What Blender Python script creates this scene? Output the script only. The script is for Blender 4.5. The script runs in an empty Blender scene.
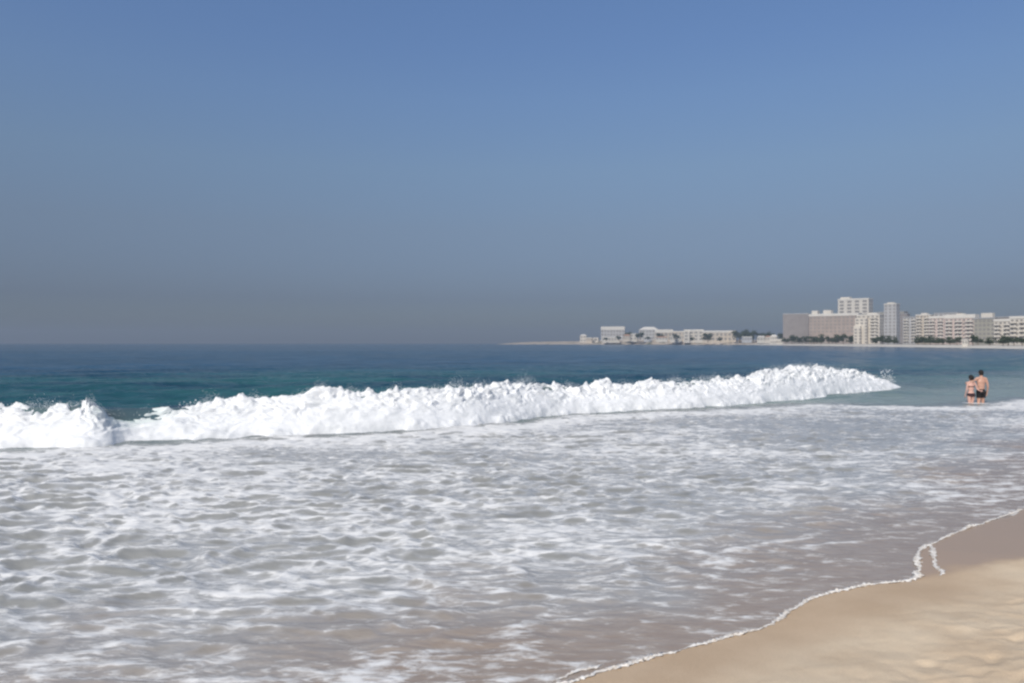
import bpy, bmesh, math, random
import numpy as np
from mathutils import Vector, Matrix

# ------------------------------------------------------------------ camera, sky, sun, exposure
C = bpy.context.scene.collection
scene = bpy.context.scene
F = 740.0          # focal length in pixels at 1024 wide
HY = 343.0         # horizon row
CX = 512.0
EYE = 2.4

cam_d = bpy.data.cameras.new('camera')
cam_d.sensor_width = 36.0
cam_d.lens = F / 1024.0 * 36.0
cam_d.shift_y = (HY - 341.5) / 1024.0
cam_d.clip_start = 0.05
cam_d.clip_end = 30000.0
cam = bpy.data.objects.new('camera', cam_d)
cam.location = (0, 0, EYE)
cam.rotation_euler = (math.radians(90), 0, 0)
C.objects.link(cam)
scene.camera = cam

SUN_EL = math.radians(42)
SUN_DIR = Vector((-0.50, -0.866, 0)).normalized() * math.cos(SUN_EL)
SUN_DIR.z = math.sin(SUN_EL)

world = bpy.data.worlds.new('World')
scene.world = world
world.use_nodes = True
wn, wl = world.node_tree.nodes, world.node_tree.links
wn.clear()
w_out = wn.new('ShaderNodeOutputWorld')
w_bg = wn.new('ShaderNodeBackground')
w_sky = wn.new('ShaderNodeTexSky')
w_sky.sky_type = 'NISHITA'
w_sky.sun_disc = False
w_sky.sun_elevation = SUN_EL
w_sky.sun_rotation = math.atan2(SUN_DIR.x, SUN_DIR.y)
w_sky.air_density = 1.0
w_sky.dust_density = 1.0
w_sky.ozone_density = 1.5
w_bg.inputs['Strength'].default_value = 0.125
# smog bank low over the sea: the lower sky is greyer and dimmer than clear air
w_tc = wn.new('ShaderNodeTexCoord')
w_sep = wn.new('ShaderNodeSeparateXYZ')
w_ramp = wn.new('ShaderNodeValToRGB')
w_mul = wn.new('ShaderNodeMix')
w_mul.data_type = 'RGBA'
w_mul.blend_type = 'MULTIPLY'
w_mul.inputs['Factor'].default_value = 1.0
wl.new(w_tc.outputs['Generated'], w_sep.inputs['Vector'])
wl.new(w_sep.outputs['Z'], w_ramp.inputs['Fac'])
SKY_RAMP = [(0.0, (0.30, 0.345, 0.465)), (0.0176, (0.28, 0.333, 0.455)), (0.058, (0.278, 0.302, 0.428)), (0.151, (0.478, 0.47, 0.525)), (0.2276, (0.623, 0.639, 0.677)), (0.312, (0.691, 0.753, 0.85)), (0.3681, (0.698, 0.787, 0.93)), (0.4175, (0.722, 0.827, 0.985)), (0.75, (0.85, 0.85, 0.85))]
cr = w_ramp.color_ramp
while len(cr.elements) > 1:
    cr.elements.remove(cr.elements[-1])
cr.elements[0].position = SKY_RAMP[0][0]
cr.elements[0].color = (*SKY_RAMP[0][1], 1)
for p_, c_ in SKY_RAMP[1:]:
    e_ = cr.elements.new(p_)
    e_.color = (*c_, 1)
wl.new(w_sky.outputs['Color'], w_mul.inputs['A'])
wl.new(w_ramp.outputs['Color'], w_mul.inputs['B'])
wl.new(w_mul.outputs['Result'], w_bg.inputs['Color'])
wl.new(w_bg.outputs['Background'], w_out.inputs['Surface'])

sun_d = bpy.data.lights.new('sun', 'SUN')
sun_d.energy = 3.4
sun_d.angle = math.radians(0.53)
sun_d.color = (1.0, 0.95, 0.87)
sun = bpy.data.objects.new('sun', sun_d)
sun.rotation_euler = (-SUN_DIR).to_track_quat('-Z', 'Y').to_euler()
sun.location = (-40, -60, 80)
C.objects.link(sun)

scene.view_settings.view_transform = 'Standard'
scene.view_settings.look = 'None'
scene.view_settings.exposure = 0.0
scene.view_settings.gamma = 1.0
scene.view_settings.use_curve_mapping = False
scene.render.engine = 'CYCLES'
scene.cycles.use_denoising = True
scene.cycles.max_bounces = 5
scene.cycles.diffuse_bounces = 2
scene.cycles.glossy_bounces = 2
scene.cycles.transmission_bounces = 2
scene.cycles.volume_bounces = 0
scene.cycles.filter_width = 2.5

# ------------------------------------------------------------------ helpers
rng = random.Random(7)


def at(px, py, Y=None, z=0.0):
    """world point: on height z if Y is None, else at depth Y"""
    if Y is None:
        Y = (EYE - z) * F / (py - HY)
    return Vector(((px - CX) * Y / F, Y, EYE - (py - HY) * Y / F))


_perm = np.random.RandomState(3).permutation(4096).astype(np.int64)
_ang = np.random.RandomState(5).rand(4096) * 2 * np.pi
_gx, _gy = np.cos(_ang), np.sin(_ang)


def perlin(x, y, seed=0):
    xi = np.floor(x).astype(np.int64)
    yi = np.floor(y).astype(np.int64)
    xf, yf = x - xi, y - yi
    u = xf * xf * xf * (xf * (xf * 6 - 15) + 10)
    v = yf * yf * yf * (yf * (yf * 6 - 15) + 10)

    def g(ix, iy, dx, dy):
        h = _perm[(_perm[(ix + seed * 131) & 4095] + iy) & 4095]
        return _gx[h] * dx + _gy[h] * dy
    a = g(xi, yi, xf, yf)
    b = g(xi + 1, yi, xf - 1, yf)
    c = g(xi, yi + 1, xf, yf - 1)
    d = g(xi + 1, yi + 1, xf - 1, yf - 1)
    return ((a + u * (b - a)) + v * ((c + u * (d - c)) - (a + u * (b - a)))) * 1.5


def fbm(x, y, octaves=4, seed=0, gain=0.5, lac=2.03):
    s = np.zeros_like(x)
    a = 1.0
    for o in range(octaves):
        s += a * perlin(x, y, seed + o * 17)
        x, y = x * lac, y * lac
        a *= gain
    return s


def billow(x, y, octaves=4, seed=0, gain=0.5):
    s = np.zeros_like(x)
    a = 1.0
    for o in range(octaves):
        s += a * (1.0 - 2.0 * np.abs(perlin(x, y, seed + o * 17)))
        x, y = x * 2.07, y * 2.07
        a *= gain
    return s


def smooth(a, b, x):
    t = np.clip((x - a) / (b - a), 0, 1)
    return t * t * (3 - 2 * t)


def puff(x, y, octaves=3, seed=0, gain=0.5):
    """rounded bumps parted by creases"""
    s = np.zeros_like(x)
    a = 1.0
    for o in range(octaves):
        s += a * (np.sqrt(perlin(x, y, seed + o * 17) ** 2 + 0.01) * 2.4 - 0.9)
        x, y = x * 2.07 + 3.7, y * 2.07 + 1.3
        a *= gain
    return s


def poly_coords(poly, X, Y):
    """arc length s along the polyline, signed distance d (positive on its left side)"""
    P = np.array([(p[0], p[1]) for p in poly], float)
    best = np.full(X.shape, 1e18)
    S = np.zeros(X.shape)
    D = np.zeros(X.shape)
    acc = 0.0
    n = len(P) - 1
    for i in range(n):
        a, b = P[i], P[i + 1]
        e = b - a
        L = np.hypot(*e)
        e = e / L
        rx, ry = X - a[0], Y - a[1]
        t = rx * e[0] + ry * e[1]
        lo = -1e9 if i == 0 else 0.0
        hi = 1e9 if i == n - 1 else L
        tc = np.clip(t, lo, hi)
        ex, ey = rx - tc * e[0], ry - tc * e[1]
        d2 = ex * ex + ey * ey
        sg = np.sign(e[0] * ry - e[1] * rx)
        m = d2 < best
        best = np.where(m, d2, best)
        S = np.where(m, acc + tc, S)
        D = np.where(m, np.sqrt(d2) * sg, D)
        acc += L
    return S, D


def smooth_poly(pts, n=8):
    """Catmull-Rom through 2D points"""
    P = [Vector((p[0], p[1])) for p in pts]
    P = [P[0] * 2 - P[1]] + P + [P[-1] * 2 - P[-2]]
    out = []
    for i in range(1, len(P) - 2):
        for k in range(n):
            t = k / n
            a, b, c, d = P[i - 1], P[i], P[i + 1], P[i + 2]
            out.append(0.5 * ((2 * b) + (c - a) * t + (2 * a - 5 * b + 4 * c - d) * t * t + (3 * b - a - 3 * c + d) * t ** 3))
    out.append(P[-2])
    return [(p.x, p.y) for p in out]


def grid_mesh(name, V, nr, nc, attrs=None):
    """V: (nr*nc,3) -> quad grid mesh, with float point attributes"""
    me = bpy.data.meshes.new(name)
    idx = np.arange(nr * nc).reshape(nr, nc)
    q = np.stack([idx[:-1, :-1], idx[:-1, 1:], idx[1:, 1:], idx[1:, :-1]], -1).reshape(-1, 4)
    me.vertices.add(nr * nc)
    me.vertices.foreach_set('co', np.ascontiguousarray(V, dtype=np.float32).ravel())
    me.loops.add(q.size)
    me.loops.foreach_set('vertex_index', q.ravel().astype(np.int32))
    me.polygons.add(len(q))
    me.polygons.foreach_set('loop_start', (np.arange(len(q)) * 4).astype(np.int32))
    me.polygons.foreach_set('use_smooth', np.ones(len(q), dtype=bool))
    me.update(calc_edges=True)
    for k, a in (attrs or {}).items():
        at_ = me.attributes.new(k, 'FLOAT', 'POINT')
        at_.data.foreach_set('value', np.ascontiguousarray(a, dtype=np.float32).ravel())
    return me


def link(name, me, mat=None, parent=None, label=None, cat=None, group=None, kind=None):
    o = bpy.data.objects.new(name, me)
    C.objects.link(o)
    if mat is not None and me is not None and not me.materials:
        me.materials.append(mat)
    if parent is not None:
        o.parent = parent
    if label:
        o['label'] = label
    if cat:
        o['category'] = cat
    if group:
        o['group'] = group
    if kind:
        o['kind'] = kind
    return o


def bm_mesh(name, bm, smooth_=False):
    me = bpy.data.meshes.new(name)
    bmesh.ops.recalc_face_normals(bm, faces=bm.faces)
    bm.to_mesh(me)
    bm.free()
    if smooth_:
        for p in me.polygons:
            p.use_smooth = True
    return me


def add_box(bm, x0, x1, y0, y1, z0, z1):
    v = [bm.verts.new(p) for p in ((x0, y0, z0), (x1, y0, z0), (x1, y1, z0), (x0, y1, z0),
                                   (x0, y0, z1), (x1, y0, z1), (x1, y1, z1), (x0, y1, z1))]
    for f in ((0, 3, 2, 1), (4, 5, 6, 7), (0, 1, 5, 4), (1, 2, 6, 5), (2, 3, 7, 6), (3, 0, 4, 7)):
        bm.faces.new([v[i] for i in f])


def box_mesh(name, *a):
    bm = bmesh.new()
    add_box(bm, *a)
    return bm_mesh(name, bm)


# node helpers
class NT:
    def __init__(self, name):
        self.m = bpy.data.materials.new(name)
        self.m.use_nodes = True
        self.n, self.l = self.m.node_tree.nodes, self.m.node_tree.links
        self.b = self.n['Principled BSDF']

    def node(self, t, **kw):
        nd = self.n.new(t)
        for k, v in kw.items():
            setattr(nd, k, v)
        return nd

    def set(self, sock, v):
        if isinstance(v, bpy.types.NodeSocket):
            self.l.new(v, sock)
        else:
            sock.default_value = v

    def math(self, op, a, b=0.0, c=0.0, clamp=False):
        nd = self.node('ShaderNodeMath', operation=op, use_clamp=clamp)
        self.set(nd.inputs[0], a)
        self.set(nd.inputs[1], b)
        self.set(nd.inputs[2], c)
        return nd.outputs[0]

    def mix(self, f, a, b):
        nd = self.node('ShaderNodeMix', data_type='RGBA')
        self.set(nd.inputs['Factor'], f)
        self.set(nd.inputs['A'], a if isinstance(a, bpy.types.NodeSocket) else (*a, 1))
        self.set(nd.inputs['B'], b if isinstance(b, bpy.types.NodeSocket) else (*b, 1))
        return nd.outputs['Result']

    def step(self, x, a, b):
        nd = self.node('ShaderNodeMapRange', interpolation_type='SMOOTHSTEP')
        self.set(nd.inputs['Value'], x)
        self.set(nd.inputs['From Min'], a)
        self.set(nd.inputs['From Max'], b)
        return nd.outputs['Result']

    def noise(self, vec, scale, detail=4.0, rough=0.55, dist=0.0):
        nd = self.node('ShaderNodeTexNoise')
        if vec is not None:
            self.l.new(vec, nd.inputs['Vector'])
        nd.inputs['Scale'].default_value = scale
        nd.inputs['Detail'].default_value = detail
        nd.inputs['Roughness'].default_value = rough
        nd.inputs['Distortion'].default_value = dist
        return nd.outputs['Fac']

    def attr(self, name):
        return self.node('ShaderNodeAttribute', attribute_name=name).outputs['Fac']

    def pos(self, rot=0.0, scale=(1, 1, 1)):
        tc = self.node('ShaderNodeTexCoord')
        mp = self.node('ShaderNodeMapping')
        self.l.new(tc.outputs['Object'], mp.inputs['Vector'])
        mp.inputs['Rotation'].default_value = (0, 0, rot)
        mp.inputs['Scale'].default_value = scale
        return mp.outputs['Vector']

    def bump(self, h, strength=0.5, dist=0.02):
        nd = self.node('ShaderNodeBump')
        nd.inputs['Strength'].default_value = strength
        nd.inputs['Distance'].default_value = dist
        self.l.new(h, nd.inputs['Height'])
        self.l.new(nd.outputs['Normal'], self.b.inputs['Normal'])

    def p(self, **kw):
        for k, v in kw.items():
            s = self.b.inputs[k.replace('_', ' ')]
            if isinstance(v, tuple) and len(v) == 3:
                v = (*v, 1)
            self.set(s, v)
        return self.m


def plain(name, col, rough=0.8, var=0.12, scale=0.5, spec=0.3):
    t = NT(name)
    n = t.noise(t.pos(), scale, 4)
    c = t.mix(t.step(n, 0.3, 0.7), tuple(v * (1 - var) for v in col), tuple(min(1, v * (1 + var)) for v in col))
    t.p(Base_Color=c, Roughness=rough)
    t.b.inputs['Specular IOR Level'].default_value = spec
    return t.m


# ------------------------------------------------------------------ shoreline and wave lines (world metres)
shore_px = [(560, 684), (600, 673), (640, 661), (700, 645), (740, 634), (765, 628), (790, 611), (815, 598), (840, 591), (870, 585),
            (912, 580), (919, 572), (917, 560), (921, 549), (935, 543), (960, 531), (990, 521), (1024, 509)]
shore_w = [tuple(at(a, b).xy) for a, b in shore_px]
shore = [(-14, -3.5), (-6.0, 1.6), (-1.6, 4.3)] + shore_w + [(10.5, 14.2), (20, 22.5), (40, 38), (90, 75), (160, 130), (196, 220)]
shore_s = smooth_poly(shore, 4)

base_px = [(0, 449), (60, 448), (105, 446), (135, 442), (180, 440), (250, 437), (330, 434), (400, 431), (480, 425), (520, 420), (580, 414),
           (700, 408), (780, 401), (850, 393), (905, 388)]
base_w = [tuple(at(a, b).xy) for a, b in base_px]
wave_line = [(base_w[0][0] - 26, base_w[0][1] - 15), (base_w[0][0] - 5, base_w[0][1] - 1.5)] + base_w
wave_line = wave_line + [(base_w[-1][0] + 14, base_w[-1][1] + 9)]
wave_s = smooth_poly(wave_line, 4)
_s_of, _ = poly_coords(wave_s, np.array([p[0] for p in base_w]), np.array([p[1] for p in base_w]))
# crest rows of the white water and of the clear water behind it
foam_crest = [(0, 408), (30, 409), (58, 406), (70, 403), (95, 402), (108, 406), (120, 413), (140, 417), (160, 414), (180, 406), (210, 404), (240, 400), (275, 398), (310, 394),
              (345, 392), (380, 393), (420, 391), (450, 390), (480, 386), (520, 385), (545, 382), (570, 387), (610, 386), (640, 385), (700, 381), (740, 379), (770, 376),
              (795, 371), (825, 366), (850, 368), (872, 371), (890, 375), (905, 381)]
sea_crest = [(0, 409), (60, 408), (100, 408), (120, 409), (150, 409.5), (185, 408), (240, 404), (310, 398), (380, 395), (480, 390), (545, 387), (640, 388), (700, 384),
             (780, 378), (825, 369), (850, 369), (875, 371), (895, 375), (910, 379)]
CREST_T = 1.15


def crest_heights(tab):
    px = np.array([p[0] for p in tab], float)
    py = np.array([p[1] for p in tab], float)
    by = np.interp(px, [p[0] for p in base_px], [p[1] for p in base_px])
    Yb = EYE * F / (by - HY)
    Yc = Yb + CREST_T * 0.81
    h = EYE - (py - HY) * Yc / F
    s = np.interp(px, [p[0] for p in base_px], _s_of)
    return s, h


fs, fh = crest_heights(foam_crest)
ss, sh = crest_heights(sea_crest)
S_END = _s_of[-1] + 0.8
S_LEFT = _s_of[0]
# edge of the foamy zone (right of the wave it lies nearer the beach)
edge_w = [(base_w[0][0] - 40, base_w[0][1] - 20)] + [tuple(at(a, b).xy) for a, b in
          [(0, 449), (135, 442), (330, 434), (480, 425), (580, 414), (700, 410), (800, 404), (880, 405), (930, 406), (975, 404), (1024, 399)]] + [(42, 41), (120, 100)]


# ------------------------------------------------------------------ materials of sea, foam, sand
def sea_material():
    t = NT('sea_water')
    foam, deep, turb = t.attr('foam'), t.attr('deep'), t.attr('turbid')
    v = t.pos(rot=-0.06, scale=(0.40, 1.0, 1.0))
    n1 = t.noise(v, 6.0, 8, 0.74, 0.35)
    n2 = t.noise(v, 15.0, 4, 0.6, 0.4)
    n3 = t.noise(v, 0.35, 3, 0.5)
    vo = t.node('ShaderNodeTexVoronoi', feature='DISTANCE_TO_EDGE')
    wv = t.node('ShaderNodeVectorMath', operation='ADD')
    t.l.new(v, wv.inputs[0])
    nz = t.node('ShaderNodeTexNoise')
    t.l.new(v, nz.inputs['Vector'])
    nz.inputs['Scale'].default_value = 3.0
    t.l.new(nz.outputs['Color'], wv.inputs[1])
    t.l.new(wv.outputs[0], vo.inputs['Vector'])
    vo.inputs['Scale'].default_value = 3.2
    lace = t.math('SUBTRACT', 1.0, t.step(vo.outputs['Distance'], 0.0, 0.16))
    m = t.math('MULTIPLY_ADD', n1, 0.75, t.math('MULTIPLY', n2, 0.30))
    m = t.math('MULTIPLY_ADD', n3, 0.35, m)
    m = t.math('MULTIPLY_ADD', lace, 0.06, m)          # about 0.6 +- 0.2
    thr = t.math('MULTIPLY_ADD', foam, -0.62, 1.055)
    mask = t.step(t.math('SUBTRACT', m, thr), -0.07, 0.15)
    mask = t.math('MULTIPLY', mask, t.step(foam, 0.02, 0.15))
    film = t.step(foam, 0.12, 0.56)   # bubbles stirred into the water
    deepc = t.mix(t.step(deep, 0.0, 1.0), (0.032, 0.122, 0.128), (0.022, 0.086, 0.160))
    patch = t.noise(t.pos(rot=-0.6, scale=(0.05, 0.22, 1)), 0.6, 5, 0.6)
    deepc = t.mix(t.step(patch, 0.35, 0.7), deepc, (0.011, 0.050, 0.088))
    deepc = t.mix(turb, deepc, (0.25, 0.30, 0.285))
    shal = t.mix(film, (0.235, 0.235, 0.22), (0.43, 0.43, 0.42))
    sandy = t.mix(t.step(n1, 0.35, 0.65), (0.33, 0.262, 0.21), (0.40, 0.335, 0.28))
    shal = t.mix(turb, shal, sandy)
    col = t.mix(t.attr('surf'), deepc, shal)
    col = t.mix(mask, col, (0.82, 0.81, 0.785))
    rough = t.math('MULTIPLY_ADD', mask, 0.5, 0.16)
    t.p(Base_Color=col, Roughness=rough, IOR=1.33)
    t.set(t.b.inputs['Specular IOR Level'], t.math('MULTIPLY_ADD', t.attr('surf'), 0.30, 0.03))
    hb = t.math('MULTIPLY_ADD', mask, 0.6, n2)
    t.bump(hb, 0.35, 0.03)
    return t.m


def whitewater_material():
    t = NT('white_water')
    v = t.pos()
    n = t.noise(v, 2.2, 6, 0.6, 0.5)
    thin = t.attr('thin')
    c = t.mix(t.step(n, 0.25, 0.6), (0.66, 0.67, 0.67), (0.86, 0.86, 0.85))
    c = t.mix(thin, c, (0.48, 0.60, 0.56))
    t.p(Base_Color=c, Roughness=0.7)
    t.b.inputs['Specular IOR Level'].default_value = 0.25
    t.bump(t.noise(v, 9, 5, 0.6), 0.22, 0.05)
    return t.m


def sand_material():
    t = NT('beach_sand')
    wet, damp = t.attr('wet'), t.attr('damp')
    v = t.pos()
    n1 = t.noise(v, 1.3, 5, 0.6)
    n2 = t.noise(v, 60, 4, 0.7)
    n3 = t.noise(v, 260, 2, 0.5)
    dry = t.mix(t.step(n1, 0.3, 0.7), (0.62, 0.475, 0.325), (0.74, 0.60, 0.43))
    dm = t.mix(t.step(n1, 0.3, 0.7), (0.55, 0.405, 0.27), (0.61, 0.46, 0.315))
    c = t.mix(damp, dry, dm)
    c = t.mix(wet, c, (0.42, 0.305, 0.215))
    sp = t.math('MULTIPLY_ADD', n2, 0.35, t.math('MULTIPLY_ADD', n3, 0.3, 0.68))
    mul = t.node('ShaderNodeMix', data_type='RGBA', blend_type='MULTIPLY')
    mul.inputs['Factor'].default_value = 0.8
    t.l.new(c, mul.inputs['A'])
    t.l.new(sp, mul.inputs['B'])
    r = t.math('MULTIPLY_ADD', wet, -0.55, 0.92)
    t.p(Base_Color=mul.outputs['Result'], Roughness=r)
    t.set(t.b.inputs['Specular IOR Level'], t.math('MULTIPLY_ADD', wet, 0.10, 0.15))
    h = t.math('MULTIPLY', t.math('MULTIPLY_ADD', n3, 0.5, n2), t.math('MULTIPLY_ADD', wet, -0.9, 1.0))
    t.bump(h, 0.5, 0.012)
    return t.m


M_SEA = sea_material()
M_WHITE = whitewater_material()
M_SAND = sand_material()


# ------------------------------------------------------------------ sea
def build_sea():
    ys = [2.2]
    while ys[-1] < 42:
        ys.append(ys[-1] * 1.0043)
    while ys[-1] < 220:
        ys.append(ys[-1] * 1.0065)
    while ys[-1] < 4200:
        ys.append(ys[-1] * 1.02)
    ys = np.array(ys)
    tn = np.concatenate([np.linspace(-2.2, -0.86, 40)[:-1], np.linspace(-0.86, 0.86, 620), np.linspace(0.86, 2.2, 40)[1:]])
    T, Yg = np.meshgrid(tn, ys)
    jit = perlin(np.arange(len(ys)) * 0.7, np.zeros(len(ys)) + .3)[:, None] * 0.0008
    X = (T + jit) * Yg
    Y = Yg
    res = 0.0045 * Y + 0.0 * X
    S, Tw = poly_coords(wave_s, X, Y)
    _, De = poly_coords(edge_w, X, Y)
    _, Ds = poly_coords(shore_s, X, Y)           # positive = seaward (left of the line)
    u = X * 0.81 + Y * 0.59                      # along the crests
    w = -X * 0.59 + Y * 0.81                     # across
    surf = smooth(1.2, -1.2, De + 0.7 * fbm(u * 0.35, w * 0.35, 3, 40))
    # chop of the surf zone
    wx = fbm(X * 0.6, Y * 0.6, 2, 9) * 0.35
    r1 = 1 - np.abs(perlin(X * 0.9 + wx, Y * 2.1 + wx, 1)) * 2
    r2 = 1 - np.abs(perlin(X * 2.2 + wx * 2, Y * 4.2 - wx, 2)) * 2
    r3 = perlin(X * 5.0, Y * 7.5, 3)
    r4 = perlin(X * 12.0, Y * 16, 4)
    nearamp = smooth(0.05, 1.8, Ds) * (0.55 + 0.45 * smooth(1.5, 5, Ds))
    big = fbm(X * 0.16, Y * 0.22, 2, 70)
    chop = nearamp * ((r1 - 0.4) * 0.042 * (1 + 0.7 * big) + (r2 - 0.4) * 0.030 * smooth(0.5, 0.25, res * 2.5) + r3 * 0.011 * smooth(0.12, 0.05, res) + r4 * 0.003 * smooth(0.06, 0.02, res))
    chop += nearamp * (0.022 * perlin(X * 0.9 + wx, Y * 4.2 + 0.4 * wx, 13) * smooth(0.2, 0.08, res) + 0.012 * perlin(X * 2.4, Y * 8.5, 14) * smooth(0.1, 0.04, res))
    # low swash steps running up the beach
    st = np.sin(Ds * 4.2 + 2.2 * fbm(u * 0.5, w * 0.5, 3, 22))
    chop += 0.010 * (np.clip(st, -0.2, 1) ** 2) * smooth(0.1, 0.8, Ds) * smooth(5, 1.5, Ds)
    # swell and wind chop offshore
    off = 1 - surf
    sw = (0.10 * np.sin(w * 0.55 + 1.4 * fbm(u * 0.06, w * 0.06, 2, 5)) * smooth(0, 12, De) * smooth(90, 30, Y)
          + 0.13 * perlin(u * 0.16, w * 0.45, 6) * smooth(4.0, 1.5, res * 2)
          + 0.08 * (1 - 2 * np.abs(perlin(u * 0.5, w * 1.1, 7))) * smooth(0.9, 0.35, res * 2)
          + 0.03 * perlin(u * 1.6, w * 2.6, 8) * smooth(0.35, 0.12, res))
    Z = chop * (0.25 + 0.75 * surf) + off * sw * smooth(-2, 6, De)
    # the clear back of the breaking wave
    hs = np.interp(S, ss, sh)
    endf = smooth(S_END + 1.0, S_END - 2.2, S)
    crest = CREST_T + 0.10 * perlin(S * 0.7, S * 0 + 3.1, 11)
    tt = Tw - crest
    ridge = np.where(tt < 0, np.exp(-(tt / 0.42) ** 2), np.exp(-(tt / 2.6) ** 2))
    Z = Z * (1 - 0.7 * ridge * endf) + ridge * endf * hs
    # foam density
    var = fbm(X * 0.12, Y * 0.12, 3, 50)
    leftness = smooth(3.5, -3.0, X / np.maximum(Y, 1) * 8 + 0.0)
    endf_left = smooth(S_END + 1, S_END - 6, S)
    foam = 0.475 + 0.10 * var + 0.10 * leftness + 0.07 * fbm(X * 0.7, Y * 1.4, 3, 52)
    foam = foam * (0.84 + 0.16 * smooth(0.2, 2.6, Ds + 1.2 * fbm(X * 0.3, Y * 0.3, 2, 60)))
    foam = foam + 0.22 * np.exp(-((De + 1.1) / 1.0) ** 2) * endf_left
    slope = np.gradient(chop, axis=0) / np.gradient(Y, axis=0)
    slope = slope + 0.5 * np.roll(slope, 1, 0) + 0.5 * np.roll(slope, -1, 0)
    face = smooth(0.22, 0.75, slope + 0.22 * fbm(X * 0.5, Y * 0.5, 3, 44) + 0.22 * fbm(X * 2.6, Y * 8.0, 3, 45)) * smooth(48, 14, Y)
    foam = foam * (1 - 0.55 * face) + 0.13 * smooth(0.45, 0.95, r1) * (1 - face)
    foam = np.clip(foam, 0, 1) * surf
    foam += 0.10 * smooth(1.0, 0.35, np.abs(Tw - 1.6)) * endf
    # thin foam lines stranded by older swash
    ln = np.exp(-((np.sin(Ds * 2.4 + 2.5 * fbm(u * 0.35, w * 0.35, 2, 33)) - 0.9) / 0.12) ** 2)
    foam += 0.10 * ln * smooth(0.15, 0.5, Ds) * smooth(4.5, 2.0, Ds)
    turb = smooth(3.0, 0.2, Ds + 1.0 * fbm(X * 0.4, Y * 0.4, 3, 80))
    for bx_, by_ in ((18.63, 29.6), (18.24, 29.55)):
        rr = np.hypot(X - bx_, (Y - by_))
        foam += 0.55 * np.exp(-(rr / 0.42) ** 2) * (0.6 + 0.5 * perlin(X * 4, Y * 3, 19))
        surf = np.maximum(surf, 0.8 * np.exp(-(rr / 0.55) ** 2))
        Z += 0.012 * np.sin(rr * 17) * np.exp(-rr / 0.9) * smooth(0.05, 0.2, rr)
    turb = np.maximum(turb * surf, (1 - surf) * 0.92 * smooth(24, 7, Ds + 3 * fbm(X * 0.1, Y * 0.25, 3, 81)) * smooth(7, 1, Tw * endf_left))
    deep = smooth(5, 75, De + 12 * fbm(X * 0.02, Y * 0.05, 2, 90))
    V = np.stack([X, Y, Z], -1).reshape(-1, 3)
    me = grid_mesh('sea', V, len(ys), len(tn), dict(foam=foam, turbid=turb, deep=deep, surf=surf))
    link('sea', me, M_SEA, kind='structure')


build_sea()


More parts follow.
